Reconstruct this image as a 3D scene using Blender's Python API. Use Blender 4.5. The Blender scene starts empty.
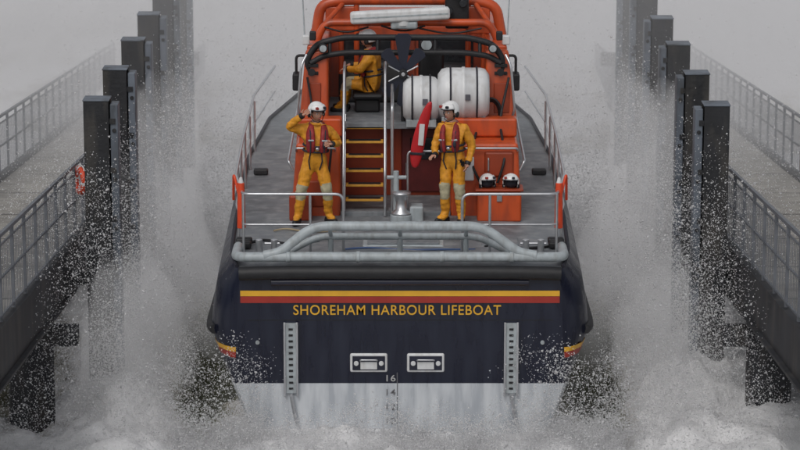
import bpy, bmesh, math, random
import numpy as np
from mathutils import Vector, Matrix, noise
random.seed(4); np.random.seed(4)
scene=bpy.context.scene
COL=scene.collection
R=math.radians

# ------------------------------------------------------------------ materials
def mat(name,col,rough=0.5,metal=0.0,var=0.15,scale=6.0,bump=0.0,bscale=40.0,spec=0.5,coat=0.0,dirt=None,dirt_amt=0.0):
    m=bpy.data.materials.new(name); m.use_nodes=True
    nt=m.node_tree; N=nt.nodes; L=nt.links
    b=N['Principled BSDF']
    b.inputs['Roughness'].default_value=rough
    b.inputs['Metallic'].default_value=metal
    b.inputs['Specular IOR Level'].default_value=spec
    b.inputs['Coat Weight'].default_value=coat
    tc=N.new('ShaderNodeTexCoord')
    no=N.new('ShaderNodeTexNoise'); no.inputs['Scale'].default_value=scale; no.inputs['Detail'].default_value=6
    L.new(tc.outputs['Object'],no.inputs['Vector'])
    mp=N.new('ShaderNodeMapRange'); mp.inputs[1].default_value=0.3; mp.inputs[2].default_value=0.7
    mp.inputs[3].default_value=1-var; mp.inputs[4].default_value=1+var
    L.new(no.outputs['Fac'],mp.inputs[0])
    mx=N.new('ShaderNodeMix'); mx.data_type='RGBA'; mx.blend_type='MULTIPLY'; mx.inputs[0].default_value=1
    mx.inputs[6].default_value=(*col,1)
    L.new(mp.outputs[0],mx.inputs[7])
    out=mx.outputs[2]
    if dirt:
        n2=N.new('ShaderNodeTexNoise'); n2.inputs['Scale'].default_value=scale*2.3; n2.inputs['Detail'].default_value=8
        mpp=N.new('ShaderNodeMapping'); mpp.inputs['Scale'].default_value=(1,1,0.25)
        L.new(tc.outputs['Object'],mpp.inputs[0]); L.new(mpp.outputs[0],n2.inputs['Vector'])
        r2=N.new('ShaderNodeMapRange'); r2.inputs[1].default_value=0.48; r2.inputs[2].default_value=0.68
        r2.inputs[3].default_value=0; r2.inputs[4].default_value=dirt_amt
        L.new(n2.outputs['Fac'],r2.inputs[0])
        m2=N.new('ShaderNodeMix'); m2.data_type='RGBA'
        L.new(r2.outputs[0],m2.inputs[0]); L.new(out,m2.inputs[6]); m2.inputs[7].default_value=(*dirt,1)
        out=m2.outputs[2]
    L.new(out,b.inputs['Base Color'])
    if bump>0:
        n3=N.new('ShaderNodeTexNoise'); n3.inputs['Scale'].default_value=bscale; n3.inputs['Detail'].default_value=5
        L.new(tc.outputs['Object'],n3.inputs['Vector'])
        bp=N.new('ShaderNodeBump'); bp.inputs['Strength'].default_value=bump; bp.inputs['Distance'].default_value=0.02
        L.new(n3.outputs['Fac'],bp.inputs['Height']); L.new(bp.outputs[0],b.inputs['Normal'])
    return m

ORANGE=mat('orange_paint',(0.55,0.080,0.017),0.38,0,0.15,2.5,coat=0.15,dirt=(0.24,0.045,0.022),dirt_amt=0.6)
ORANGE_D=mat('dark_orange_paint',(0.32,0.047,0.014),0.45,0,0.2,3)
NAVY=mat('navy_gloss',(0.009,0.011,0.028),0.3,0,0.25,2.0,coat=0.2)
BLACK=mat('black_rubber',(0.012,0.012,0.014),0.55,0,0.3,8,bump=0.2)
STEELG=mat('grey_painted_pipe',(0.38,0.42,0.44),0.4,0.0,0.15,6,dirt=(0.2,0.2,0.19),dirt_amt=0.45)
STEEL=mat('stainless_steel',(0.55,0.56,0.58),0.3,0.8,0.1,10)
WHITE=mat('white_gelcoat',(0.68,0.69,0.70),0.35,0,0.06,4,dirt=(0.38,0.36,0.33),dirt_amt=0.4)
HELM=mat('helmet_white',(0.8,0.8,0.8),0.25,0,0.05,12,coat=0.3)
YEL=mat('yellow_stripe',(0.74,0.40,0.03),0.4,0,0.08,4)
RED=mat('red_stripe',(0.34,0.03,0.02),0.4,0,0.1,4)
DECK=mat('grey_nonslip_deck',(0.18,0.195,0.21),0.5,0,0.3,2.2,bump=0.5,bscale=120,dirt=(0.34,0.35,0.36),dirt_amt=0.6)
SUIT=mat('drysuit_yellow',(0.70,0.30,0.018),0.6,0,0.2,9,bump=0.7,bscale=18,dirt=(0.42,0.15,0.01),dirt_amt=0.5)
SUITG=mat('drysuit_grey_patch',(0.42,0.38,0.25),0.7,0,0.25,12,bump=0.6,bscale=18)
LJ=mat('lifejacket_red',(0.26,0.018,0.02),0.6,0,0.3,12,bump=0.4,bscale=30)
STRAP=mat('dark_webbing',(0.02,0.02,0.03),0.7,0,0.3,20)
SKIN=mat('skin',(0.50,0.26,0.18),0.5,0,0.1,20)
LIPS=mat('lips',(0.35,0.09,0.08),0.5)
HAIR=mat('hair_brown',(0.05,0.03,0.02),0.7)
DARKGL=mat('dark_glass',(0.012,0.014,0.018),0.1,0,0.1,3)
DOOR=mat('door_dark_red',(0.10,0.012,0.012),0.5,0,0.3,5)
TREAD=mat('tread_yellow',(0.62,0.31,0.04),0.5,0,0.15,10)
REDB=mat('red_board',(0.50,0.02,0.025),0.35,0,0.1,6)
FLUO=mat('fluo_red',(0.70,0.07,0.02),0.45,0,0.1,6)
PILE=mat('pile_dark_steel',(0.014,0.015,0.018),0.55,0,0.4,2.0,bump=0.4,bscale=15,dirt=(0.06,0.055,0.048),dirt_amt=0.7)
FACE=mat('pile_facing_plastic',(0.12,0.14,0.17),0.5,0,0.3,2.0,dirt=(0.03,0.03,0.03),dirt_amt=0.8)
GALV=mat('galvanised_rail',(0.15,0.16,0.18),0.5,0.3,0.2,4)
CONC=mat('walkway_grating',(0.30,0.285,0.26),0.7,0,0.25,1.2,bump=0.3,bscale=60,dirt=(0.16,0.15,0.135),dirt_amt=0.7)
BEAM=mat('walkway_beam_dark',(0.020,0.021,0.025),0.6,0,0.4,1.5,dirt=(0.07,0.062,0.055),dirt_amt=0.6)
ROPET=mat('rope_tan',(0.35,0.28,0.18),0.8)

HULL=bpy.data.materials.new('hull_paint'); HULL.use_nodes=True
nt=HULL.node_tree;N=nt.nodes;L=nt.links;b=N['Principled BSDF']
tc=N.new('ShaderNodeTexCoord');sp=N.new('ShaderNodeSeparateXYZ');L.new(tc.outputs['Object'],sp.inputs[0])
gt=N.new('ShaderNodeMath');gt.operation='GREATER_THAN';gt.inputs[1].default_value=0.84;L.new(sp.outputs['Z'],gt.inputs[0])
mpn=N.new('ShaderNodeMapping');mpn.inputs['Scale'].default_value=(3,3,0.5);L.new(tc.outputs['Object'],mpn.inputs[0])
no=N.new('ShaderNodeTexNoise');no.inputs['Scale'].default_value=2.2;no.inputs['Detail'].default_value=8;L.new(mpn.outputs[0],no.inputs['Vector'])
cw=N.new('ShaderNodeValToRGB');cw.color_ramp.elements[0].position=0.35;cw.color_ramp.elements[0].color=(0.42,0.45,0.49,1);cw.color_ramp.elements[1].position=0.65;cw.color_ramp.elements[1].color=(0.64,0.67,0.70,1)
L.new(no.outputs['Fac'],cw.inputs[0])
cn=N.new('ShaderNodeValToRGB');cn.color_ramp.elements[0].position=0.4;cn.color_ramp.elements[0].color=(0.006,0.008,0.022,1);cn.color_ramp.elements[1].position=0.75;cn.color_ramp.elements[1].color=(0.016,0.020,0.038,1)
L.new(no.outputs['Fac'],cn.inputs[0])
mx=N.new('ShaderNodeMix');mx.data_type='RGBA';L.new(gt.outputs[0],mx.inputs[0]);L.new(cw.outputs[0],mx.inputs[6]);L.new(cn.outputs[0],mx.inputs[7])
L.new(mx.outputs[2],b.inputs['Base Color'])
rg=N.new('ShaderNodeMapRange');rg.inputs[3].default_value=0.1;rg.inputs[4].default_value=0.5;L.new(no.outputs['Fac'],rg.inputs[0]);L.new(rg.outputs[0],b.inputs['Roughness'])

# ------------------------------------------------------------------ helpers
def empty(name,loc=(0,0,0)):
    e=bpy.data.objects.new(name,None); e.location=loc; COL.objects.link(e); return e
def addobj(name,me,m=None,parent=None,smooth=False):
    o=bpy.data.objects.new(name,me); COL.objects.link(o)
    if m and len(me.materials)==0: me.materials.append(m)
    if parent: o.parent=parent
    if smooth:
        for p in me.polygons: p.use_smooth=True
    return o
def mesh(name,vs,fs,m=None,parent=None,smooth=False):
    me=bpy.data.meshes.new(name); me.from_pydata([tuple(v) for v in vs],[],fs); me.update()
    bm=bmesh.new();bm.from_mesh(me);bmesh.ops.recalc_face_normals(bm,faces=bm.faces);bm.to_mesh(me);bm.free()
    return addobj(name,me,m,parent,smooth)
def box(name,x0,x1,y0,y1,z0,z1,m,parent=None,bev=0.02,tl=0,tr=0,tf=0,tb=0):
    vs=[(x0,y0,z0),(x1,y0,z0),(x1,y1,z0),(x0,y1,z0),(x0+tl,y0+tf,z1),(x1-tr,y0+tf,z1),(x1-tr,y1-tb,z1),(x0+tl,y1-tb,z1)]
    o=mesh(name,vs,[(0,3,2,1),(4,5,6,7),(0,1,5,4),(1,2,6,5),(2,3,7,6),(3,0,4,7)],m,parent)
    if bev>0:
        bb=o.modifiers.new('b','BEVEL'); bb.width=bev; bb.segments=3; bb.limit_method='ANGLE'
        for p in o.data.polygons: p.use_smooth=True
        w=o.modifiers.new('w','WEIGHTED_NORMAL')
    return o
def fillet(pts,r,closed=False,n=5):
    P=[Vector(p) for p in pts]
    if r<=0 or len(P)<3: return P
    out=[P[0]]
    for i in range(1,len(P)-1):
        a=P[i-1]-P[i]; c=P[i+1]-P[i]
        d=min(r,a.length*0.45,c.length*0.45)
        p0=P[i]+a.normalized()*d; p1=P[i]+c.normalized()*d
        for k in range(n+1):
            t=k/n; out.append(p0*(1-t)**2+P[i]*2*t*(1-t)+p1*t*t)
    out.append(P[-1]); return out
def tube(name,pts,r,m,parent=None,fil=0.0,res=4,closed=False):
    P=fillet(pts,fil)
    c=bpy.data.curves.new(name,'CURVE'); c.dimensions='3D'; c.bevel_depth=r; c.bevel_resolution=res; c.use_fill_caps=True
    s=c.splines.new('POLY'); s.points.add(len(P)-1)
    for i,p in enumerate(P): s.points[i].co=(*p,1)
    s.use_cyclic_u=closed
    c.materials.append(m)
    o=bpy.data.objects.new(name,c); COL.objects.link(o)
    if parent:o.parent=parent
    return o
def cyl(name,p0,p1,r0,m,parent=None,r1=None,seg=24,bev=0.0):
    if r1 is None:r1=r0
    p0=Vector(p0);p1=Vector(p1);d=(p1-p0)
    q=d.to_track_quat('Z','Y').to_matrix()
    vs=[];n=seg
    for p,r in((p0,r0),(p1,r1)):
        for i in range(n):
            a=2*math.pi*i/n; vs.append(p+q@Vector((r*math.cos(a),r*math.sin(a),0)))
    fs=[(i,(i+1)%n,n+(i+1)%n,n+i) for i in range(n)]+[tuple(range(n))[::-1],tuple(range(n,2*n))]
    o=mesh(name,vs,fs,m,parent,True)
    bb=o.modifiers.new('b','BEVEL'); bb.width=bev if bev>0 else min(r0,r1)*0.12+0.001; bb.segments=3; bb.limit_method='ANGLE'; bb.angle_limit=R(50)
    o.modifiers.new('w','WEIGHTED_NORMAL')
    return o
def lathe(name,prof,m,parent=None,center=(0,0,0),axis='Z',seg=28):
    vs=[];fs=[];n=seg
    for r,h in prof:
        for i in range(n):
            a=2*math.pi*i/n
            x,y,z=r*math.cos(a),r*math.sin(a),h
            if axis=='X': x,y,z=z,x,y
            if axis=='Y': x,y,z=x,z,y
            vs.append((x+center[0],y+center[1],z+center[2]))
    for j in range(len(prof)-1):
        for i in range(n):
            fs.append((j*n+i,j*n+(i+1)%n,(j+1)*n+(i+1)%n,(j+1)*n+i))
    fs.append(tuple(range(n))); fs.append(tuple(range((len(prof)-1)*n,len(prof)*n)))
    return mesh(name,vs,fs,m,parent,True)
def ball(name,c,r,m,parent=None,sc=(1,1,1),sub=3):
    bm=bmesh.new(); bmesh.ops.create_icosphere(bm,subdivisions=sub,radius=r)
    for v in bm.verts: v.co=Vector((v.co.x*sc[0]+c[0],v.co.y*sc[1]+c[1],v.co.z*sc[2]+c[2]))
    me=bpy.data.meshes.new(name); bm.to_mesh(me); bm.free()
    return addobj(name,me,m,parent,True)
def text(name,s,width,loc,m,parent,h=None,rotx=90,extr=0.004):
    c=bpy.data.curves.new(name,'FONT'); c.body=s; c.align_x='CENTER'; c.extrude=extr; c.space_character=1.08
    c.offset=0.004
    o=bpy.data.objects.new(name,c); COL.objects.link(o)
    bpy.context.view_layer.update()
    me=bpy.data.meshes.new_from_object(o.evaluated_get(bpy.context.evaluated_depsgraph_get()))
    bpy.data.objects.remove(o)
    xs=[v.co.x for v in me.vertices]; ys=[v.co.y for v in me.vertices]
    sx=width/(max(xs)-min(xs)); sy=sx if h is None else h/(max(ys)-min(ys)); cx=(max(xs)+min(xs))/2
    for v in me.vertices:
        x=(v.co.x-cx)*sx; y=(v.co.y-min(ys))*sy; z=v.co.z
        v.co=(x+loc[0],loc[1]-z,y+loc[2])
    return addobj(name,me,m,parent)

# ------------------------------------------------------------------ LIFEBOAT
boat=empty('lifeboat')
secs=[
 (0.00,[(2.28,2.50),(2.31,2.25),(2.33,1.9),(2.35,1.6),(2.36,1.2),(2.37,0.84),(2.08,0.0),(1.1,-0.45),(0,-0.6)]),
 (0.03,[(2.31,2.52),(2.37,2.26),(2.42,1.9),(2.44,1.6),(2.42,1.2),(2.40,0.84),(2.10,0.0),(1.1,-0.45),(0,-0.6)]),
 (0.12,[(2.34,2.54),(2.46,2.27),(2.53,1.9),(2.56,1.59),(2.49,1.2),(2.43,0.84),(2.12,0.0),(1.1,-0.46),(0,-0.62)]),
 (0.30,[(2.38,2.57),(2.57,2.28),(2.65,1.9),(2.69,1.57),(2.58,1.2),(2.47,0.84),(2.15,0.0),(1.1,-0.48),(0,-0.66)]),
 (0.55,[(2.42,2.60),(2.64,2.28),(2.71,1.9),(2.75,1.55),(2.63,1.2),(2.50,0.84),(2.18,0.0),(1.1,-0.5),(0,-0.7)]),
 (1.0,[(2.46,2.60),(2.66,2.28),(2.73,1.9),(2.77,1.55),(2.64,1.2),(2.50,0.84),(2.18,0.0),(1.1,-0.53),(0,-0.72)]),
 (3.0,[(2.52,2.58),(2.68,2.30),(2.74,1.9),(2.76,1.55),(2.64,1.2),(2.50,0.84),(2.18,0.0),(1.1,-0.6),(0,-0.8)]),
 (8.0,[(2.58,2.62),(2.72,2.40),(2.74,2.0),(2.74,1.6),(2.60,1.2),(2.42,0.84),(2.05,0.0),(1.0,-0.6),(0,-0.85)]),
 (11.,[(2.35,2.75),(2.44,2.52),(2.42,2.1),(2.36,1.7),(2.2,1.3),(1.95,0.9),(1.5,0.0),(.7,-0.6),(0,-0.85)]),
 (13.5,[(1.7,2.95),(1.72,2.7),(1.64,2.3),(1.5,1.8),(1.3,1.4),(1.05,0.95),(.7,0.0),(.3,-0.5),(0,-0.7)]),
 (15.3,[(.75,3.15),(.72,2.9),(.6,2.5),(.5,2.0),(.38,1.5),(.26,1.0),(.14,0.2),(.05,-0.2),(0,-0.4)]),
 (16.0,[(.08,3.25),(.07,3.0),(.06,2.6),(.05,2.1),(.04,1.6),(.03,1.1),(.02,0.5),(.01,0.2),(0,0.1)])]
vs=[];fs=[];n=len(secs[0][1]);W=2*n-1
for y,s in secs:
    row=[(x,y,z) for x,z in s]+[(-x,y,z) for x,z in s[::-1][1:]]
    vs+=row
for j in range(len(secs)-1):
    for i in range(W-1):
        fs.append((j*W+i,j*W+i+1,(j+1)*W+i+1,(j+1)*W+i))
hull=mesh('hull',vs,fs,HULL,boat,True)
s0=secs[0][1]
tv=[(x,0,z) for x,z in s0]+[(-x,0,z) for x,z in s0[::-1][1:]]
mesh('transom',tv,[tuple(range(len(tv)))],HULL,boat)
vs=[];fs=[]
for y,s in secs:
    hw=s[0][0]-0.02; z=s[0][1]-0.02
    vs+=[(-hw,y+0.02,z),(-hw*0.5,y+0.02,z+0.03),(0,y+0.02,z+0.04),(hw*0.5,y+0.02,z+0.03),(hw,y+0.02,z)]
for j in range(len(secs)-1):
    for i in range(4): fs.append((j*5+i,j*5+i+1,(j+1)*5+i+1,(j+1)*5+i))
mesh('deck',vs,fs,DECK,boat)
for sgn in(-1,1):
    tube('gunwale',[(sgn*s[0][0],y,s[0][1]+0.01) for y,s in secs[2:]],0.03,STRAP,boat,0.1)
    tube('belting',[(sgn*(s[3][0]+0.0),y,s[3][1]) for y,s in secs[3:10]],0.07,BLACK,boat,0.1)
pts=[]
for i in range(21):
    x=-2.3+4.6*i/20; pts.append((x,-0.03-0.05*(1-(x/2.3)**2),2.47+0.03*(1-(x/2.3)**4)))
tube('stern_fender',pts,0.10,BLACK,boat)
tube('stern_fender_lower',[(x,y+0.02,z-0.14) for x,y,z in pts[2:-2]],0.05,NAVY,boat)
def stripe(nm,z0,z1,m,zz=-0.006):
    box(nm,-2.29,2.29,zz,0.02,z0,z1,m,boat,0)
stripe('stripe_yellow',2.135,2.215,YEL); stripe('stripe_red',2.035,2.131,RED)
text('name_lettering','SHOREHAM HARBOUR LIFEBOAT',2.98,(-0.04,-0.008,1.86),YEL,boat,h=0.145)
for sg in(-1,1):
    for z0,z1,m,nm in((1.31,1.38,YEL,'quarter_yellow'),(1.225,1.306,RED,'quarter_red')):
        def hw(y,z):
            def it(s):
                for k in range(len(s)-1):
                    (xa,za),(xb,zb)=s[k],s[k+1]
                    if zb<=z<=za: return xa+(xb-xa)*(za-z)/(za-zb)
            for k in range(len(secs)-1):
                if secs[k][0]<=y<=secs[k+1][0]:
                    t=(y-secs[k][0])/(secs[k+1][0]-secs[k][0]); return it(secs[k][1])*(1-t)+it(secs[k+1][1])*t
        ys=[0.0,0.03,0.12,0.3,0.55,1.0,3,5,8]
        v=[];f=[]
        for y in ys:
            for z in(z0,z1): v.append((sg*(hw(y,z)+0.008),y-0.008,z))
        for k in range(len(ys)-1): f.append((2*k,2*k+1,2*k+3,2*k+2))
        mesh(nm,v,f,m,boat)
for cx in(-1.57,1.60):
    box('guide_track',cx-0.10,cx+0.10,-0.05,0.02,0.70,1.74,STEELG,boat,0.01)
    for k in range(11):
        box('guide_slot',cx-0.03,cx+0.03,-0.058,-0.045,0.76+k*0.088,0.79+k*0.088,BLACK,boat,0)
    box('guide_rail_in',cx-0.105,cx-0.075,-0.075,-0.04,0.66,1.76,STEEL,boat,0.006)
    box('guide_rail_out',cx+0.075,cx+0.105,-0.075,-0.04,0.66,1.76,STEEL,boat,0.006)
    tube('guide_foot',[(cx,-0.07,0.7),(cx+0.06,-0.05,0.35),(cx+0.12,-0.04,0.12)],0.03,STEEL,boat)
for cx in(-0.45,0.37):
    box('vent_plate',cx-0.27,cx+0.27,-0.035,0.02,1.01,1.29,WHITE,boat,0.07)
    box('vent_plate_inner',cx-0.235,cx+0.235,-0.045,-0.03,1.045,1.255,NAVY,boat,0.006)
    box('vent_plate_white',cx-0.12,cx+0.12,-0.055,-0.04,1.06,1.17,WHITE,boat,0.006)
    for k in(-1,1): cyl('vent_lug',(cx+k*0.18,-0.065,1.15),(cx+k*0.18,-0.03,1.15),0.035,WHITE,boat)
    tube('vent_handle',[(cx-0.12,-0.05,1.19),(cx-0.12,-0.09,1.21),(cx+0.12,-0.09,1.21),(cx+0.12,-0.05,1.19)],0.012,STEEL,boat,0.03)
MARKW=mat('mark_grey_white',(0.45,0.45,0.45)); MARKD=mat('mark_dark',(0.16,0.16,0.17))
for s,z in(('16',0.87),('14',0.66),('12',0.44),('10',0.23)):
    text('draft_mark',s,0.13,(-0.13,-0.006,z),MARKW if z>0.84 else MARKD,boat,h=0.095,extr=0.003)
tube('draft_line',[(-0.04,-0.006,0.05),(-0.04,-0.006,1.0)],0.006,MARKD,boat)
for x,z in((-2.05,1.45),(2.05,1.45)):
    cyl('anode_stud',(x,-0.025,z),(x,0.01,z),0.03,STEELG,boat)
box('transom_seam',-2.2,2.2,-0.004,0.01,1.775,1.785,BLACK,boat,0)
# --- stern tubular frame
tube('stern_frame_low',[(-2.36,0.9,2.66),(-2.36,0.12,2.68),(-1.75,0.05,2.70),(1.75,0.05,2.70),(2.36,0.12,2.68),(2.36,0.9,2.66)],0.072,STEELG,boat,0.2,6)
tube('stern_frame_high',[(-1.95,0.06,2.72),(-1.72,0.07,2.76),(-1.25,0.10,3.14),(1.18,0.10,3.14),(1.70,0.07,2.76),(1.95,0.06,2.72)],0.07,STEELG,boat,0.22,6)
tube('stern_frame_inner',[(-1.75,0.42,2.62),(-1.18,0.42,2.92),(1.12,0.42,2.92),(1.7,0.42,2.62)],0.05,STEELG,boat,0.18,6)
for x in(-1.0,0,0.95):
    tube('frame_leg',[(x,0.42,2.9),(x,0.45,2.55)],0.04,STEELG,boat)
    tube('frame_tie',[(x,0.10,3.10),(x,0.42,2.93)],0.03,STEELG,boat)
for x in(-1.6,-0.6,0.6,1.6): cyl('frame_clamp',(x-0.03,0.05,2.70),(x+0.03,0.05,2.70),0.082,STEELG,boat)
# --- guard rails
for sg,xi in((-1,-0.82),(1,0.9)):
    xo=2.27*sg
    top=[(xi,0.62,2.6),(xi,0.62,3.50),(xo,0.62,3.50),(sg*2.45,2.0,3.50),(sg*2.5,5,3.52),(sg*2.5,8.5,3.6),(sg*2.25,11,3.7)]
    tube('guard_rail_top',top,0.022,STEEL,boat,0.12)
    tube('guard_rail_mid',[(xi,0.62,3.05),(xo,0.62,3.05),(sg*2.45,2.0,3.05),(sg*2.5,5,3.08),(sg*2.5,8.5,3.12),(sg*2.25,11,3.25)],0.014,STEEL,boat,0.1)
    for x,y in((sg*1.3,0.62),(xo,0.64),(sg*2.38,1.4),(sg*2.45,2.6),(sg*2.48,4),(sg*2.5,5.5),(sg*2.5,7),(sg*2.5,8.5)):
        cyl('stanchion',(x,y,2.56),(x,y,3.5),0.02,STEEL,boat)
    cyl('red_sleeve',(sg*2.31,0.85,2.95),(sg*2.31,0.85,3.62),0.062,FLUO,boat,0.05)
    cyl('red_sleeve_cap',(sg*2.31,0.85,3.62),(sg*2.31,0.85,3.70),0.04,WHITE,boat,0.02)
    tube('red_sleeve_loop',[(sg*2.31,0.85,3.3),(sg*2.42,0.95,3.75),(sg*2.44,1.2,3.3)],0.02,FLUO,boat,0.1)
    for y in (1.0,1.25,6.5): box('deck_fairlead',sg*2.3-0.12,sg*2.3+0.12,y,y+0.16,2.6,2.7,BLACK,boat,0.03)
    for x in(sg*2.05,):
        cyl('bollard',(x,0.75,2.58),(x,0.75,2.80),0.05,STEEL,boat); cyl('bollard_b',(x-0.22*sg,0.75,2.58),(x-0.22*sg,0.75,2.80),0.05,STEEL,boat)
        cyl('bollard_bar',(x+0.08,0.75,2.74),(x-0.3*sg,0.75,2.74),0.02,STEEL,boat)
box('deck_hatch',-0.55,0.65,1.1,2.0,2.56,2.63,STEELG,boat,0.03)
box('deck_hatch_lid',-0.48,0.58,1.17,1.93,2.63,2.655,DECK,boat,0.01)
box('deck_hatch',1.2,1.75,1.2,1.8,2.56,2.62,DECK,boat,0.02)
def rope(nm,x0,x1,y,z,amp,m,r=0.022):
    P=[]
    for i in range(30):
        t=i/29; P.append((x0+(x1-x0)*t,y+amp*math.sin(t*7),z+0.01*math.sin(t*11)))
    tube(nm,P,r,m,boat)
rope('deck_hose',-2.2,-1.2,1.4,2.61,0.12,BLACK); rope('deck_hose',1.25,2.2,1.1,2.61,0.12,BLACK)
rope('deck_rope',-0.8,1.1,0.9,2.62,0.06,mat('rope_blue',(0.05,0.09,0.2)),0.016)
rope('deck_rope',-1.9,-0.9,2.2,2.61,0.10,ROPET,0.014)

# --- superstructure
X0=0.10
box('cabin_shoulder',-1.66,-0.92,3.35,5.0,2.55,3.72,ORANGE,boat,0.05,tl=0.06,tf=0.05)
box('cabin_shoulder',0.78,1.88,3.35,5.0,2.55,3.72,ORANGE,boat,0.05,tr=0.06,tf=0.05)
box('cabin_body',-1.72,1.92,4.95,10.2,2.55,3.88,ORANGE,boat,0.08,tl=0.1,tr=0.1,tb=0.7)
box('recess_floor',-0.92,0.78,3.35,5.0,2.55,2.66,DECK,boat,0.01)
box('upper_bridge_deck',-1.62,1.84,4.2,6.6,3.80,3.90,DECK,boat,0.01)
box('bridge_coaming',-1.60,-0.90,3.9,4.2,3.725,4.02,ORANGE,boat,0.04)
box('bridge_coaming',0.76,1.82,3.9,4.2,3.725,4.02,ORANGE,boat,0.04)
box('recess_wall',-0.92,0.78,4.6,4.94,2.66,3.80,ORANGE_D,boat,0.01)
box('cabin_door',0.02,0.66,4.55,4.60,2.72,3.74,DOOR,boat,0.05)
box('cabin_door_window',0.16,0.52,4.53,4.55,3.25,3.6,DARKGL,boat,0.03)
tube('door_handle',[(0.1,4.52,3.0),(0.1,4.50,3.2)],0.014,STEEL,boat)
for x0,x1,tl,tr in((-1.58,-1.12,0.10,0.0),(1.34,1.84,0.0,0.14)):
    box('wheelhouse_pillar',x0,x1,4.35,4.7,3.90,5.0,ORANGE,boat,0.05,tl=tl,tr=tr,tf=0.15)
    box('wheelhouse_side',x0+0.02,x1-0.02,4.7,6.6,3.9,5.05,ORANGE,boat,0.04,tl=tl,tr=tr)
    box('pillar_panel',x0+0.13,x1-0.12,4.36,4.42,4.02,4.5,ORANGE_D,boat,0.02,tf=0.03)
    for z in(4.62,4.74): box('pillar_vent',x0+0.14,x1-0.16,4.42,4.47,z,z+0.05,BLACK,boat,0.005)
box('wheelhouse',-1.5,1.72,6.6,9.4,3.86,5.12,ORANGE,boat,0.08,tl=0.12,tr=0.12,tb=0.8)
box('wheelhouse_window',-0.95,-0.15,6.56,6.6,4.25,4.85,DARKGL,boat,0.04)
box('wheelhouse_window',0.3,1.2,6.56,6.6,4.25,4.85,DARKGL,boat,0.04)
box('window_trim',-0.10,0.25,6.54,6.6,4.0,4.9,ORANGE_D,boat,0.02)
box('bridge_console',-1.0,0.1,6.0,6.5,3.9,4.55,BLACK,boat,0.06,tf=0.2)
box('bridge_console',0.5,1.2,6.0,6.5,3.9,4.5,BLACK,boat,0.06,tf=0.2)
box('helm_seat_base',-0.72,-0.32,5.1,5.5,3.9,4.12,BLACK,boat,0.04)
box('helm_seat',-0.76,-0.26,5.0,5.55,4.12,4.22,BLACK,boat,0.05)
box('seat_back',0.30,0.7,5.3,5.42,4.3,4.9,BLACK,boat,0.06)
tube('arch_top',[(-1.38,5.9,4.9),(-1.28,5.9,5.52),(-0.95,5.9,5.60),(1.2,5.9,5.60),(1.55,5.9,5.50),(1.66,5.9,4.9)],0.085,ORANGE,boat,0.15,6)
tube('arch_second',[(-1.38,5.3,4.9),(-1.2,5.3,5.32),(1.42,5.3,5.32),(1.62,5.3,4.9)],0.06,ORANGE,boat,0.15,6)
box('arch_panel',-1.2,-0.72,5.85,5.95,5.1,5.5,ORANGE,boat,0.03)
box('arch_panel',1.08,1.45,5.85,5.95,5.05,5.5,ORANGE,boat,0.03)
for x in(-0.95,-0.7,1.1,1.35): tube('arch_post',[(x,5.9,4.4),(x,5.9,5.55)],0.045,ORANGE,boat)
tube('arch_diagonal',[(-1.2,5.3,5.3),(-0.9,5.9,5.56)],0.04,ORANGE,boat)
tube('arch_diagonal',[(1.42,5.3,5.3),(1.2,5.9,5.56)],0.04,ORANGE,boat)
tube('mast_stay',[(-0.95,5.95,5.6),(-0.55,6.1,6.5),(0.9,6.1,6.6)],0.05,ORANGE,boat,0.2)
tube('mast_stay',[(1.25,5.95,5.6),(1.05,6.1,6.5)],0.05,ORANGE,boat)
tube('roll_bar_upper',[(-1.42,4.5,4.62),(-1.46,4.5,4.86),(-1.3,4.5,5.10),(-0.9,4.5,5.20),(1.05,4.5,5.20),(1.45,4.5,5.10),(1.62,4.5,4.86),(1.6,4.5,4.62)],0.05,BLACK,boat,0.12,6)
tube('roll_bar_lower',[(-1.40,4.45,4.80),(-1.2,4.45,4.92),(-0.85,4.45,4.97),(1.0,4.45,4.97),(1.38,4.45,4.92),(1.58,4.45,4.80)],0.045,BLACK,boat,0.12,6)
for x in(-1.1,-0.35,0.55,1.25):
    tube('roll_bar_link',[(x,4.5,5.2 if abs(x)<1.1 else 5.12),(x,4.45,4.95)],0.03,BLACK,boat)
for x in(-1.2,1.45):
    cyl('floodlight',(x,4.32,5.05),(x,4.44,5.05),0.07,BLACK,boat); cyl('floodlight_lens',(x,4.305,5.05),(x,4.32,5.05),0.055,STEELG,boat)
for sg,x in((-1,-1.36),(1,1.55)):
    box('nav_light',x-0.05,x+0.05,4.3,4.42,5.18,5.32,BLACK,boat,0.02)
    box('side_antenna_base',x-0.06+sg*0.12,x+0.06+sg*0.12,4.7,4.82,5.05,5.2,WHITE,boat,0.02)
    cyl('whip_antenna',(x+sg*0.14,4.9,5.05),(x+sg*0.26,5.1,7.6),0.012,STEELG,boat,0.006)
    cyl('horn',(x+sg*0.02,4.3,4.68),(x+sg*0.02,4.5,4.68),0.06,BLACK,boat,0.03)
    box('side_pod',x+sg*0.27-0.06,x+sg*0.27+0.06,4.5,4.8,4.35,4.62,BLACK,boat,0.03)
    tube('side_pod_arm',[(x+sg*0.05,4.6,4.9),(x+sg*0.27,4.6,4.9),(x+sg*0.27,4.6,4.6)],0.022,BLACK,boat,0.06)
    tube('grab_rail',[(x+sg*0.2,4.3,3.95),(x+sg*0.24,4.25,4.1),(x+sg*0.18,4.25,4.8),(x+sg*0.1,4.35,4.95)],0.02,STEEL,boat,0.1)
    tube('cabin_side_rail',[(sg*1.75+X0,3.4,3.3),(sg*1.82+X0,3.4,3.45),(sg*1.82+X0,7.5,3.55),(sg*1.76+X0,7.6,3.4)],0.02,STEEL,boat,0.06)
box('radar_pedestal',-0.15,0.28,5.0,5.3,5.25,5.38,STEELG,boat,0.04)
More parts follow.
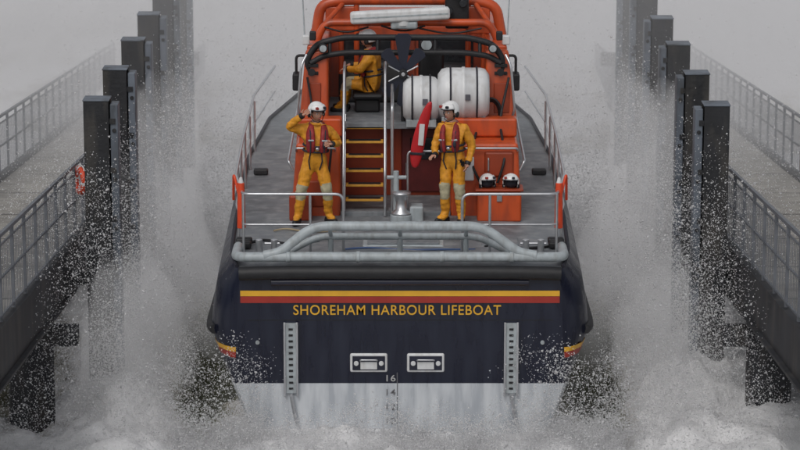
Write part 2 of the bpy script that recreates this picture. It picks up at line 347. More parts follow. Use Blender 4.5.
cyl('radar_neck',(0.05,5.1,5.3),(0.05,5.1,5.44),0.12,WHITE,boat)
o=box('radar_scanner',-0.79,0.79,-0.09,0.09,-0.10,0.10,WHITE,boat,0.05); o.location=(0.0,5.05,5.47); o.rotation_euler=(0,R(-2.5),R(4))
o=box('radar_scanner_seam',-0.76,0.76,-0.094,-0.088,-0.012,0.012,STEELG,boat,0); o.location=(0.0,5.05,5.47); o.rotation_euler=(0,R(-2.5),R(4))
box('mast_foot',0.72,1.10,5.4,5.7,5.2,5.75,BLACK,boat,0.04)
cyl('mast_pole',(0.90,5.6,5.3),(0.90,5.6,7.0),0.06,ORANGE,boat)
lathe('mast_dome',[(0.01,0.2),(0.09,0.18),(0.13,0.1),(0.13,0.0),(0.05,-0.02)],BLACK,boat,(0.9,5.4,5.75))
for x,z in((0.78,5.5),(1.0,5.62)): cyl('mast_lamp',(x,5.3,z),(x,5.4,z),0.06,DARKGL,boat)
cyl('loudhailer',(-0.55,5.1,5.42),(-0.55,5.3,5.42),0.10,ORANGE_D,boat,0.05)
cyl('searchlight',(0.42,4.9,5.02),(0.42,5.1,5.02),0.10,BLACK,boat); cyl('searchlight_lens',(0.42,4.885,5.02),(0.42,4.9,5.02),0.085,STEELG,boat)
for k,(xa,xb,zz) in enumerate(((-1.2,-0.5,5.26),(0.3,1.3,5.24),(-0.3,0.4,5.28))):
    tube('arch_cable',[(xa,5.22,zz),((xa+xb)/2,5.2,zz-0.10),(xb,5.22,zz)],0.015,BLACK,boat,0.25)
# dark crossed radar reflector plates with pale struts
REF=mat('reflector_dark_blue',(0.012,0.015,0.030),0.4)
C=Vector((0.05,4.28,4.68))
for k,(a,l) in enumerate(((0,0.62),(R(40),0.46),(R(-40),0.46),(R(140),0.44),(R(-140),0.44),(R(180),0.52))):
    v=Vector((math.sin(a),0,math.cos(a))); p=Vector((v.z,0,-v.x))
    wt=0.13 if k==0 else 0.10
    base=[C+p*0.03,C+v*l*0.92+p*wt,C+v*l+p*(wt-0.05),C+v*l-p*(wt-0.05),C+v*l*0.92-p*wt,C-p*0.03]
    vs=[b_+Vector((0,-0.03-0.008*k,0)) for b_ in base]+[b_+Vector((0,-0.012-0.008*k,0)) for b_ in base]
    fs=[tuple(range(6)),tuple(range(11,5,-1))]+[(i,(i+1)%6,6+(i+1)%6,6+i) for i in range(6)]
    mesh('reflector_blade',vs,fs,REF,boat)
for a in(R(62),R(-62),R(118),R(-118)):
    v=Vector((math.sin(a),0,math.cos(a)))
    tube('reflector_strut',[C+Vector((0,-0.10,0)),C+v*0.26+Vector((0,-0.10,0))],0.012,STEEL,boat)
cyl('reflector_hub',(C.x,4.12,C.z),(C.x,4.32,C.z),0.07,BLACK,boat)
cyl('reflector_bolt',(C.x,4.10,C.z),(C.x,4.12,C.z),0.03,STEEL,boat)
cyl('reflector_post',(C.x,4.33,3.9),(C.x,4.33,5.2),0.035,BLACK,boat)
LAB=mat('label_dark',(0.1,0.1,0.12))
for cx,w,r,z in((0.99,0.76,0.41,4.35),(0.33,0.52,0.36,4.27)):
    h=w/2
    prof=[(0.05,-h-0.03),(r*0.75,-h-0.02),(r*0.95,-h+0.04),(r,-h+0.12),(r*1.0,-0.03),(r*1.04,-0.02),(r*1.04,0.02),(r*1.0,0.03),(r,h-0.12),(r*0.95,h-0.04),(r*0.75,h+0.02),(0.05,h+0.03)]
    lathe('liferaft_canister',prof,WHITE,boat,(cx,4.25,z),'X',36)
    for dx in(-w*0.27,w*0.27):
        tube('canister_strap',[(cx+dx,4.25+(r+0.012)*math.cos(a),z+(r+0.012)*math.sin(a)) for a in [2*math.pi*i/32 for i in range(32)]],0.014,STRAP,boat,closed=True)
    box('canister_cradle',cx-h*0.9,cx+h*0.9,4.0,4.5,3.86,z-r*0.8,STEELG,boat,0.01)
    box('canister_label',cx+0.02,cx+0.10,4.25-r-0.024,4.25-r+0.03,z-0.03,z+0.06,LAB,boat,0.003)
for k in range(6):
    z=2.80+k*0.20; y=3.45+k*0.15
    box('stair_tread',-0.84,-0.26,y,y+0.17,z,z+0.035,TREAD,boat,0.006)
    box('stair_tread_grip',-0.80,-0.30,y+0.02,y+0.15,z+0.036,z+0.042,BLACK,boat,0)
for x in(-0.87,-0.23):
    vs=[(x-0.02,3.36,2.6),(x+0.02,3.36,2.6),(x+0.02,4.42,4.0),(x-0.02,4.42,4.0),(x-0.02,3.54,2.6),(x+0.02,3.54,2.6),(x+0.02,4.58,3.96),(x-0.02,4.58,3.96)]
    mesh('stair_stringer',vs,[(0,1,2,3),(4,5,6,7),(0,1,5,4),(3,2,6,7),(0,3,7,4),(1,2,6,5)],STEEL,boat)
    tube('stair_handrail',[(x,3.22,2.62),(x,3.22,3.3),(x,4.3,4.75),(x,4.7,4.8),(x,4.7,3.9)],0.022,STEEL,boat,0.12)
tube('recess_pole',[(-0.12,3.4,2.6),(-0.12,3.4,4.3),(-0.12,4.2,4.5)],0.025,STEEL,boat,0.1)
tube('recess_pole',[(0.12,3.4,2.6),(0.12,3.4,3.6),(0.7,3.4,3.6),(0.7,3.4,2.6)],0.018,STEEL,boat,0.08)
cyl('winch_base',(0.02,3.0,2.57),(0.02,3.0,2.70),0.17,STEELG,boat)
lathe('winch_drum',[(0.16,0),(0.15,0.03),(0.09,0.07),(0.08,0.2),(0.09,0.27),(0.15,0.31),(0.15,0.34),(0.05,0.36)],STEEL,boat,(0.02,3.0,2.70))
box('winch_motor',0.15,0.36,2.95,3.25,2.57,2.82,STEELG,boat,0.03)
cyl('tow_post',(-0.06,3.1,2.57),(-0.06,3.1,3.35),0.045,STEELG,boat)
cyl('tow_post_bar',(-0.2,3.1,3.25),(0.1,3.1,3.25),0.03,STEELG,boat)
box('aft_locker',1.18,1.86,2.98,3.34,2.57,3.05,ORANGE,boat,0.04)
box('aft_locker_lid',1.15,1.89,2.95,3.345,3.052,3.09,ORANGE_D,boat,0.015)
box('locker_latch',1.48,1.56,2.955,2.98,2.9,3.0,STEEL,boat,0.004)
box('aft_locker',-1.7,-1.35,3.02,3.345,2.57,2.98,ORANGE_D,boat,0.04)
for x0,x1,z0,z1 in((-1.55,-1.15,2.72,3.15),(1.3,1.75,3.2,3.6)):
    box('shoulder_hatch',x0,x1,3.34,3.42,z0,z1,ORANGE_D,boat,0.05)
    tube('hatch_grab',[(x0+0.06,3.36,z0+0.1),(x0+0.06,3.31,z0+0.1),(x0+0.06,3.31,z1-0.1),(x0+0.06,3.36,z1-0.1)],0.012,STEEL,boat,0.02)
tube('hand_rail_shoulder',[(-1.6,3.42,3.6),(-1.6,3.32,3.66),(-1.0,3.32,3.66),(-1.0,3.42,3.6)],0.018,STEEL,boat,0.04)
tube('hand_rail_shoulder',[(0.85,3.42,3.6),(0.85,3.32,3.66),(1.8,3.32,3.66),(1.8,3.42,3.6)],0.018,STEEL,boat,0.04)
for k in range(4):
    P=[]
    for i in range(28):
        a=2*math.pi*i/28; P.append((1.42+(0.17-0.012*k)*math.cos(a),4.22+0.03*k-0.03,4.02+(0.27-0.02*k)*math.sin(a)))
    tube('hose_coil',P,0.018,BLACK,boat,closed=True)
tube('cable_run',[(1.3,4.3,3.95),(1.15,3.8,3.75),(1.1,3.3,3.4),(1.25,3.3,3.1)],0.02,BLACK,boat,0.2)
tube('cable_run',[(1.7,4.3,4.6),(1.55,4.1,3.95),(1.62,3.3,3.5),(1.5,3.3,3.12)],0.02,BLACK,boat,0.2)
tube('cable_run',[(-1.1,4.3,4.0),(-1.05,3.3,3.7),(-1.1,3.3,3.2)],0.018,BLACK,boat,0.15)
tube('cable_run',[(-1.45,4.33,4.6),(-1.38,4.3,4.2),(-1.42,4.0,3.78),(-1.4,3.3,3.5)],0.018,BLACK,boat,0.15)
box('fire_panel',0.86,1.14,3.31,3.40,3.15,3.52,WHITE,boat,0.02)
# rescue board
brd=empty('rescue_board')
vs=[];fs=[];prof=[(0,0.03),(0.08,0.08),(0.3,0.11),(0.6,0.10),(0.85,0.08),(1.0,0.06),(1.08,0.02)]
for s_,w in prof:
    for a in range(12):
        t=2*math.pi*a/12
        vs.append((w*math.cos(t)+0.14*(s_-0.2)**2+s_*0.06,0.035*math.sin(t),s_))
for j in range(len(prof)-1):
    for i in range(12): fs.append((j*12+i,j*12+(i+1)%12,(j+1)*12+(i+1)%12,(j+1)*12+i))
fs+=[tuple(range(12)),tuple(range(len(vs)-12,len(vs)))]
o=mesh('board_shell',vs,fs,REDB,brd,True); o.modifiers.new('s','SUBSURF').render_levels=2
box('board_label',0.03,0.11,-0.05,-0.034,0.38,0.72,WHITE,brd,0.004)
box('board_strap',-0.08,0.15,-0.045,0.045,0.22,0.26,STRAP,brd,0.01)
brd.location=(0.22,3.28,3.36); brd.rotation_euler=(R(6),R(4),0)

# ------------------------------------------------------------------ PEOPLE
def skinmesh(name,verts,edges,radii,root=0,sub=2):
    me=bpy.data.meshes.new(name); me.from_pydata([tuple(v) for v in verts],edges,[]); me.update()
    o=bpy.data.objects.new(name,me); COL.objects.link(o)
    sk=o.modifiers.new('skin','SKIN'); sk.use_smooth_shade=True
    lay=me.skin_vertices[0].data
    for i,r in enumerate(radii):
        lay[i].radius=r if isinstance(r,tuple) else (r,r); lay[i].use_root=(i==root)
    ss=o.modifiers.new('sub','SUBSURF'); ss.levels=sub; ss.render_levels=sub
    bpy.context.view_layer.update()
    dg=bpy.context.evaluated_depsgraph_get()
    m2=bpy.data.meshes.new_from_object(o.evaluated_get(dg))
    bpy.data.objects.remove(o)
    for p in m2.polygons:p.use_smooth=True
    return m2
def segdist(p,a,b):
    ab=b-a; t=max(0,min(1,(p-a).dot(ab)/ab.length_squared)); return (p-(a+ab*t)).length,t

def make_hand(name,wrist,direc,palm,side,curl,parent):
    d=Vector(direc).normalized(); nrm=Vector(palm); nrm=(nrm-d*nrm.dot(d)).normalized(); s=d.cross(nrm).normalized()*side
    w=Vector(wrist)
    verts=[w,w+d*0.03,w+d*0.07];edges=[(0,1),(1,2)];rad=[(0.030,0.028),(0.036,0.020),(0.038,0.018)]
    me=skinmesh(name+'_palm',verts,edges,rad,0,2)
    parts=[me]
    lens=[0.072,0.080,0.074,0.058]; offs=[0.030,0.010,-0.010,-0.029]
    for L_,of in zip(lens,offs):
        p=w+d*0.070+s*of; P=[p-d*0.02]; ang=R(8)+curl*0.3
        for k,fr in enumerate((0.45,0.32,0.23)):
            dd=(d*math.cos(ang)+nrm*math.sin(ang)); P.append(P[-1]+dd*(L_*fr+(0.02 if k==0 else 0))); ang+=curl
        parts.append(skinmesh(name,P,[(0,1),(1,2),(2,3)],[0.011,0.0105,0.0095,0.008],0,1))
    p=w+d*0.02+s*0.025
    P=[p,p+(d*0.5+s*0.8+nrm*0.2).normalized()*0.035,p+(d*0.5+s*0.8+nrm*0.2).normalized()*0.035+(d*0.85+s*0.3+nrm*0.4*(1+curl)).normalized()*0.045]
    parts.append(skinmesh(name,P,[(0,1),(1,2)],[0.014,0.012,0.009],0,1))
    bm=bmesh.new()
    for q in parts: bm.from_mesh(q)
    mm=bpy.data.meshes.new(name); bm.to_mesh(mm); bm.free()
    return addobj(name,mm,SKIN,parent,True)

def make_head(parent,pos,yaw,pitch,roll=0):
    M=Matrix.Translation(pos)@Matrix.Rotation(R(yaw),4,'Z')@Matrix.Rotation(R(pitch),4,'X')@Matrix.Rotation(R(roll),4,'Y')
    e=empty('head'); e.parent=parent; e.matrix_local=M
    bm=bmesh.new(); bmesh.ops.create_icosphere(bm,subdivisions=4,radius=1)
    for v in bm.verts:
        x,y,z=v.co; X,Y,Z=x*0.078,y*0.098,z*0.118
        if z<0: X*=1-0.28*(-z)**1.5; Y=Y*(1-0.15*(-z)) if y>0 else Y
        if y<0 and z<-0.3: Y-=0.008*math.exp(-((z+0.85)/0.2)**2)*(1-abs(x))
        for sx_ in(-1,1):
            dd=((X-sx_*0.032)/0.018)**2+((Z-0.008)/0.014)**2
            if y<0: Y+=0.010*math.exp(-dd)
        if y<0:
            Y-=0.024*math.exp(-(X/0.011)**2)*math.exp(-((Z+0.024)/0.017)**2)+0.010*math.exp(-(X/0.010)**2)*math.exp(-((Z+0.004)/0.02)**2)
            Y-=0.006*math.exp(-(X/0.028)**2)*math.exp(-((Z+0.058)/0.010)**2)
        v.co=(X,Y,Z)
    me=bpy.data.meshes.new('face'); bm.to_mesh(me); bm.free(); addobj('face',me,SKIN,e,True)
    EYE=bpy.data.materials.get('eye_white') or mat('eye_white',(0.7,0.7,0.7),0.2)
    for s in(-1,1):
        ball('eye',(s*0.031,-0.078,0.008),0.013,EYE,e,sub=2); ball('iris',(s*0.031,-0.0885,0.008),0.006,HAIR,e,(1,.5,1),sub=2)
        box('eyebrow',s*0.031-0.014,s*0.031+0.014,-0.094,-0.086,0.026,0.031,HAIR,e,0.002)
        ball('ear',(s*0.080,0.005,-0.01),0.028,SKIN,e,(0.35,0.6,1),sub=2)
    ball('mouth',(0,-0.096,-0.058),0.024,LIPS,e,(1,0.3,0.28),sub=2)
    ball('hair',(0,0.012,0.01),1,HAIR,e,(0.082,0.10,0.112),sub=3)
    make_helmet(e,(0,0.005,0.035))
    return e
def make_helmet(parent,c):
    bm=bmesh.new(); bmesh.ops.create_uvsphere(bm,u_segments=40,v_segments=28,radius=1)
    dele=[]
    for v in bm.verts:
        x,y,z=v.co
        lim=-0.62 if y>-0.15 else (-0.62+(min(1,(-0.15-y)/0.35))*0.90)
        if z<lim: dele.append(v)
    bmesh.ops.delete(bm,geom=dele,context='VERTS')
    for v in bm.verts:
        x,y,z=v.co; v.co=(x*0.128+c[0],y*0.150+c[1],z*0.138+c[2])
    me=bpy.data.meshes.new('helmet_shell'); bm.to_mesh(me); bm.free()
    o=addobj('helmet_shell',me,HELM,parent,True); s=o.modifiers.new('s','SOLIDIFY'); s.thickness=0.012; s.offset=-1
    P=[(c[0]+0.128*math.cos(a),c[1]-0.152*math.sin(a)*1.0,c[2]+0.032) for a in [R(30)+R(120)*i/14 for i in range(15)]]
    tube('helmet_brim',P,0.010,STRAP,parent)
    V=[];F=[]
    for j in range(5):
        for i in range(15):
            a=R(20)+R(140)*i/14; el=R(16)+R(32)*j/4
            V.append((c[0]+0.142*math.cos(a)*math.cos(el),c[1]-0.166*math.sin(a)*math.cos(el),c[2]+0.148*math.sin(el)))
    for j in range(4):
        for i in range(14): F.append((j*15+i,j*15+i+1,(j+1)*15+i+1,(j+1)*15+i))
    o=mesh('visor_frame',V,F,HELM,parent,True)
    sd=o.modifiers.new('s','SOLIDIFY'); sd.thickness=0.006
    for s_ in(-1,1):
        ball('helmet_ear_pad',(c[0]+s_*0.118,c[1]+0.01,c[2]-0.055),0.045,BLACK,parent,(0.4,0.9,1.1),2)
        box('helmet_badge',c[0]+s_*0.06-0.020,c[0]+s_*0.06+0.020,c[1]-0.165,c[1]-0.125,c[2]+0.055,c[2]+0.09,RED if s_<0 else STRAP,parent,0.004)
        tube('chin_strap',[(c[0]+s_*0.108,c[1]-0.01,c[2]-0.08),(c[0]+s_*0.07,c[1]-0.06,c[2]-0.14),(c[0],c[1]-0.075,c[2]-0.158)],0.006,STRAP,parent)

def make_crew(pos,yaw,J,headyaw,headpitch,hands,scale=1.03):
    root=empty('crew_member'); 
    J={k:Vector(v) for k,v in J.items()}
    rad=dict(pelvis=(0.165,0.135),waist=(0.160,0.128),chest=(0.185,0.135),neck=0.075,hd=0.055,sh=0.092,el=0.068,wr=0.046,hip=0.112,kn=0.088,an=0.066,to=0.045)
    E=[('pelvis','waist'),('waist','chest'),('chest','neck'),('neck','hd'),('chest','shR'),('shR','elR'),('elR','wrR'),('chest','shL'),('shL','elL'),('elL','wrL'),
       ('pelvis','hipR'),('hipR','knR'),('knR','anR'),('anR','toR'),('pelvis','hipL'),('hipL','knL'),('knL','anL'),('anL','toL')]
    use=['pelvis','waist','chest','neck','hd','shR','elR','wrR','shL','elL','wrL','hipR','knR','anR','toR','hipL','knL','anL','toL']
    idx={n:i for i,n in enumerate(use)}
    rr=[rad[n] if n in rad else rad[n[:-1]] for n in use]
    me=skinmesh('body',[J[n] for n in use],[(idx[a],idx[b]) for a,b in E],rr,0,3)
    for m in(SUIT,SUITG,SKIN,BLACK,LJ): me.materials.append(m)
    for p in me.polygons:
        c=p.center; best=None
        for a,b in E:
            d,t=segdist(c,J[a],J[b])
            if best is None or d<best[0]: best=(d,t,a,b)
        d,t,a,b=best; k=0
        if a=='neck' and t>0.3:k=2
        if a.startswith('kn') and t<0.30 or (b.startswith('kn') and t>0.75): k=1
        if a.startswith('an') and c.z<min(J[a].z,J[b].z): k=3
        if b.startswith('wr') and t>0.93:k=3
        p.material_index=k
    for v in me.vertices:
        q=v.co; nn=noise.noise(q*9)*0.014+noise.noise(Vector((q.x*6,q.y*6,q.z*26)))*0.012
        if not (q-J['hd']).length<0.12: v.co=q+v.normal*nn
    addobj('body_suit',me,None,root,True)
    for s in('R','L'):
        d=(J['wr'+s]-J['el'+s]).normalized()
        cyl('cuff',J['wr'+s]-d*0.03,J['wr'+s]+d*0.02,0.046,BLACK,root)
        a=J['an'+s];t=J['to'+s]; f=(t-a); f.z=0; f.normalize(); base=t.z-0.05
        sd=Vector((-f.y,f.x,0)); vs=[]
        outl=[(-0.07,0.035),(-0.07,-0.035),(0.0,-0.045),(0.13,-0.052),(0.20,-0.035),(0.225,0),(0.20,0.035),(0.13,0.052),(0.0,0.045)]
        for zz,ex in((0,1),(0.035,1),(0.075,0.86)):
            for u,w_ in outl:
                vs.append(Vector((a.x,a.y,0))+f*u*(1 if zz<0.07 else 0.95)+sd*w_*ex+Vector((0,0,base+zz)))
        n_=len(outl);fs=[tuple(range(n_)),tuple(range(2*n_,3*n_))]
        for j in range(2):
            for i in range(n_): fs.append((j*n_+i,j*n_+(i+1)%n_,(j+1)*n_+(i+1)%n_,(j+1)*n_+i))
        o=mesh('boot',vs,fs,BLACK,root,True); bb=o.modifiers.new('b','BEVEL'); bb.width=0.012; bb.segments=2
    up=(J['neck']-J['waist']).normalized(); 
    sdv=(J['shL']-J['shR']); sdv=(sdv-up*sdv.dot(up)).normalized(); fw=sdv.cross(up).normalized()
    ch=J['chest']; ne=J['neck']
    def P(a,b,c,base=ch): return base+sdv*a+fw*b+up*c
    chain=[P(-0.085,0.155,-0.22),P(-0.10,0.165,-0.08),P(-0.105,0.14,0.06),P(-0.10,0.06,0.165),P(-0.07,-0.05,0.20),P(0,-0.09,0.20),P(0.07,-0.05,0.20),P(0.10,0.06,0.165),P(0.105,0.14,0.06),P(0.10,0.165,-0.08),P(0.085,0.155,-0.22)]
    rd=[(0.065,0.04),(0.08,0.045),(0.075,0.045),(0.055,0.04),(0.05,0.04),(0.05,0.05),(0.05,0.04),(0.055,0.04),(0.075,0.045),(0.08,0.045),(0.065,0.04)]
    m2=skinmesh('lifejacket',chain,[(i,i+1) for i in range(10)],rd,0,2); addobj('lifejacket',m2,LJ,root,True)
    for dz in(-0.12,-0.20):
        ring=[P(0.185*math.cos(a),0.155*math.sin(a)*1.12+0.012,dz) for a in [2*math.pi*i/32 for i in range(32)]]
        tube('harness_belt',ring,0.016,STRAP,root,closed=True)
    for s in(-1,1):
        tube('harness_strap',[P(s*0.10,0.21,-0.2),P(s*0.105,0.215,-0.05),P(s*0.11,0.17,0.09),P(s*0.12,0.04,0.19)],0.010,STRAP,root)
        tube('crotch_strap',[J['waist']+sdv*s*0.08+fw*0.145-up*0.02,J['pelvis']+sdv*s*0.10+fw*0.15,J['pelvis']+sdv*s*0.07+fw*0.11-up*0.13],0.010,STRAP,root)
        tube('reflective_tape',[P(s*0.06,0.205,-0.02),P(s*0.14,0.205,-0.02)],0.014,STEELG,root)
    bx=P(0.0,0.225,-0.14); ball('buckle',bx,0.03,STEEL,root,(1,0.5,0.8),2)
    ball('radio',P(0.10,0.22,-0.08),0.035,STRAP,root,(0.8,0.6,1.6),2)
    tube('suit_collar',[ne+sdv*0.078*math.cos(a)+fw*0.078*math.sin(a)+up*0.01 for a in [2*math.pi*i/24 for i in range(24)]],0.022,SUIT,root,closed=True)
    make_head(root,J['hd']+Vector((0,0,0.10))+fw*0.015,headyaw,headpitch)
    for s,(dr,pn,side,curl) in hands.items():
        make_hand('hand_'+('right' if s=='R' else 'left'),J['wr'+s],dr,pn,side,curl,root)
    root.location=pos; root.rotation_euler=(0,0,R(yaw)); root.scale=(scale,)*3
    return root

DZ=2.60
JL=dict(pelvis=(0,0,.96),waist=(0.01,0,1.12),chest=(0.03,-.0,1.30),neck=(0.03,-.01,1.49),hd=(0.035,-.02,1.56),
 shR=(-.17,0,1.42),elR=(-.41,-.07,1.47),wrR=(-.20,-.19,1.65),shL=(.22,0,1.41),elL=(.37,.02,1.18),wrL=(.24,-.20,1.22),
 hipR=(-.10,0,.88),knR=(-.20,-.05,.50),anR=(-.25,.0,.11),toR=(-.31,-.15,.05),hipL=(.10,0,.88),knL=(.18,-.08,.50),anL=(.21,.03,.11),toL=(.28,-.11,.05))
make_crew((-1.30,2.80,DZ),8,JL,18,6,{'R':((0.80,0.05,0.55),(0.2,0.9,-0.3),1,0.2),'L':((-0.8,-0.5,0.1),(0.2,0.8,-0.3),-1,0.6)})
JR=dict(pelvis=(0,0,.96),waist=(0,0,1.12),chest=(-0.01,-.0,1.30),neck=(-.02,-.01,1.49),hd=(-.025,-.02,1.56),
 shR=(-.19,0,1.42),elR=(-.25,-.06,1.14),wrR=(-.19,-.26,1.05),shL=(.19,0,1.42),elL=(.29,.05,1.15),wrL=(.25,-.06,.92),
 hipR=(-.09,0,.88),knR=(-.10,-.07,.50),anR=(-.11,.0,.11),toR=(-.18,-.14,.05),hipL=(.10,0,.88),knL=(.11,-.03,.50),anL=(.13,.05,.11),toL=(.15,-.11,.05))
make_crew((0.80,2.85,DZ),-18,JR,-24,4,{'R':((-0.5,-0.8,-0.1),(0.3,0.1,-0.9),1,0.7),'L':((-0.1,-0.25,-0.95),(-0.9,-0.1,0.1),1,0.45)})
JU=dict(pelvis=(0,0,.36),waist=(0,-.02,.52),chest=(0,-.05,.70),neck=(0,-.08,.89),hd=(0,-.10,.96),
 shR=(-.19,-.04,.82),elR=(-.27,-.20,.60),wrR=(-.20,-.42,.62),shL=(.19,-.04,.82),elL=(.27,-.20,.60),wrL=(.20,-.42,.62),
 hipR=(-.10,-.02,.33),knR=(-.14,-.46,.38),anR=(-.14,-.50,.02),toR=(-.15,-.66,-.04),hipL=(.10,-.02,.33),knL=(.14,-.46,.36),anL=(.14,-.48,.02),toL=(.15,-.64,-.04))
make_crew((-0.40,5.25,3.99),-100,JU,-10,8,{'R':((0,-0.95,-0.1),(0,-0.1,-1),1,0.7),'L':((0,-0.95,-0.1),(0,-0.1,-1),-1,0.7)},1.0)
for x,yw in((1.34,18),(1.70,-12)):
    h=empty('safety_helmet',(x,3.1,3.175)); make_helmet(h,(0,0,0)); h.rotation_euler=(R(-8),0,R(yw))
    ball('helmet_lining',(0,0.02,-0.01),1,STRAP,h,(0.10,0.11,0.085),3)

# ------------------------------------------------------------------ PILES
def pile(x,y,top,side):
    e=empty('steel_pile')
    w=0.19
    box('flange_front',x-w,x+w,y-0.20,y-0.17,-4,top,PILE,e,0.006)
    box('flange_back',x-w,x+w,y+0.17,y+0.20,-4,top,PILE,e,0.006)
    box('web',x-0.02,x+0.02,y-0.17,y+0.17,-4,top-0.002,PILE,e,0)
    fx=x-side*(w+0.075)
    box('fender_timber',fx-0.06,fx+0.06,y-0.16,y+0.16,-3.9,top-0.05,FACE,e,0.015)
    box('lit_top_plate',x-w-0.01,x+w+0.01,y-0.21,y+0.21,top,top+0.02,FACE,e,0.006)  # added paler plate colours in the lit pile top; piles have no cap
    z=-0.4
    while z<top-0.3:
        cyl('fender_bolt',(fx,y-0.185,z),(fx,y-0.15,z),0.03,PILE,e,seg=12)
        box('fender_bracket',min(fx,x-side*w)-0.0,max(fx,x-side*w)+0.02,y-0.178,y-0.150,z+0.10,z+0.18,PILE,e,0)
        z+=0.75
    return e
for i,y in enumerate((2.6,5.5,8.6,11.7,14.9,18.2)):
    pile(-4.56,y,4.55,-1)
    pile(4.74,y-0.15,4.50,1)

# ------------------------------------------------------------------ WALKWAYS
def walkway(sd):
    e=empty('pier_walkway')
    y0,y1=-32,34
    zf=lambda y: 2.9-0.088*(y+5.4)
    xi,xo=5.10*sd,7.45*sd
    a,b_=min(xi,xo),max(xi,xo)
    def slab(nm,xa,xb,za,zb,m,ya=y0,yb=y1):
        vs=[(x,y,zf(y)+z) for y in(ya,yb) for x,z in((xa,za),(xb,za),(xb,zb),(xa,zb))]
        return mesh(nm,vs,[(0,1,2,3),(4,5,6,7),(0,1,5,4),(1,2,6,5),(2,3,7,6),(3,0,4,7)],m,e)
    slab('walkway_deck',a+0.02,b_-0.02,-0.08,0.0,CONC)
    slab('edge_beam',xi-0.07,xi+0.07,-0.62,0.06,BEAM); slab('edge_beam_flange',xi-0.14,xi+0.14,-0.66,-0.622,BEAM)
    slab('edge_beam',xo-0.07,xo+0.07,-0.62,0.06,BEAM)
    V=[];F=[]
    def bx(p,q,w):
        p=Vector(p);q=Vector(q);d=(q-p).normalized(); u=d.cross(Vector((1,0,0.01))).normalized()*w; v=d.cross(u).normalized()*w
        k=len(V)
        for c in(p,q):
            for s,t in((-1,-1),(1,-1),(1,1),(-1,1)): V.append(c+u*s+v*t)
        F.extend([(k,k+1,k+2,k+3),(k+4,k+5,k+6,k+7)]+[(k+i,k+(i+1)%4,k+4+(i+1)%4,k+4+i) for i in range(4)])
    for x in(xi,xo):
        y=y0
        while y<y1:
            z=zf(y); bx((x,y,z-0.1),(x,y,z+1.18),0.024)
            for k in range(1,8):
                yy=y+k*1.2/8
                if yy<y1: bx((x,yy,zf(yy)+0.14),(x,yy,zf(yy)+1.05),0.005)
            y+=1.2
        for h,w in((1.18,0.024),(0.62,0.014),(1.05,0.012),(0.13,0.014)):
            bx((x,y0,zf(y0)+h),(x,y1,zf(y1)+h),w)
    mesh('railing',V,F,GALV,e)
    y=-30
    while y<34:
        z=zf(y); box('cross_beam',a+0.08,b_-0.08,y-0.1,y+0.1,z-0.5,z-0.09,BEAM,e,0)
        vs=[(xx,y+dy,zf(y+dy)+0.005) for dy in(-0.02,0.02) for xx in(a+0.1,b_-0.1)]
        mesh('deck_joint',vs,[(0,1,3,2)],BEAM,e)
        y+=3.1
    for y in(-11,1.0,9.5,18,27):
        for x in(5.45*sd,7.0*sd):
            cyl('support_leg',(x,y,-4),(x,y,zf(y)-0.5),0.34,BEAM,e)
        tube('leg_brace',[(5.45*sd,y,0.6),(7.0*sd,y,zf(y)-0.7)],0.10,BEAM,e)
        box('leg_brace',min(4.74*sd,5.45*sd),max(4.74*sd,5.45*sd),y-0.12,y+0.12,1.15,1.45,BEAM,e,0.02)
    for y in(2.6,5.5,8.6,11.7,14.9):
        box('pile_tie',min(4.78*sd,5.05*sd),max(4.78*sd,5.05*sd),y-0.08,y+0.08,zf(y)-0.5,zf(y)-0.3,BEAM,e,0)
    return e
walkway(-1); walkway(1)
lb=empty('lifebuoy',(-5.02,4.1,3.0))
vs=[];fs=[]
for i in range(32):
    A=2*math.pi*i/32
    for j in range(12):
        B=2*math.pi*j/12; r=0.18+0.05*math.cos(B); vs.append((0.05*math.sin(B),r*math.cos(A),r*math.sin(A)))
for i in range(32):
    for j in range(12): fs.append((i*12+j,i*12+(j+1)%12,((i+1)%32)*12+(j+1)%12,((i+1)%32)*12+j))
o=mesh('ring',vs,fs,FLUO,lb,True); o.data.materials.append(WHITE)
for k,p in enumerate(o.data.polygons):
    if (k//12)%8==0: p.material_index=1
lb.rotation_euler=(0,0,R(28))
tube('grab_line',[(0.02,0.25*math.cos(2*math.pi*i/24)*(1+0.03*(i%2)),0.25*math.sin(2*math.pi*i/24)) for i in range(24)],0.008,WHITE,lb,closed=True)

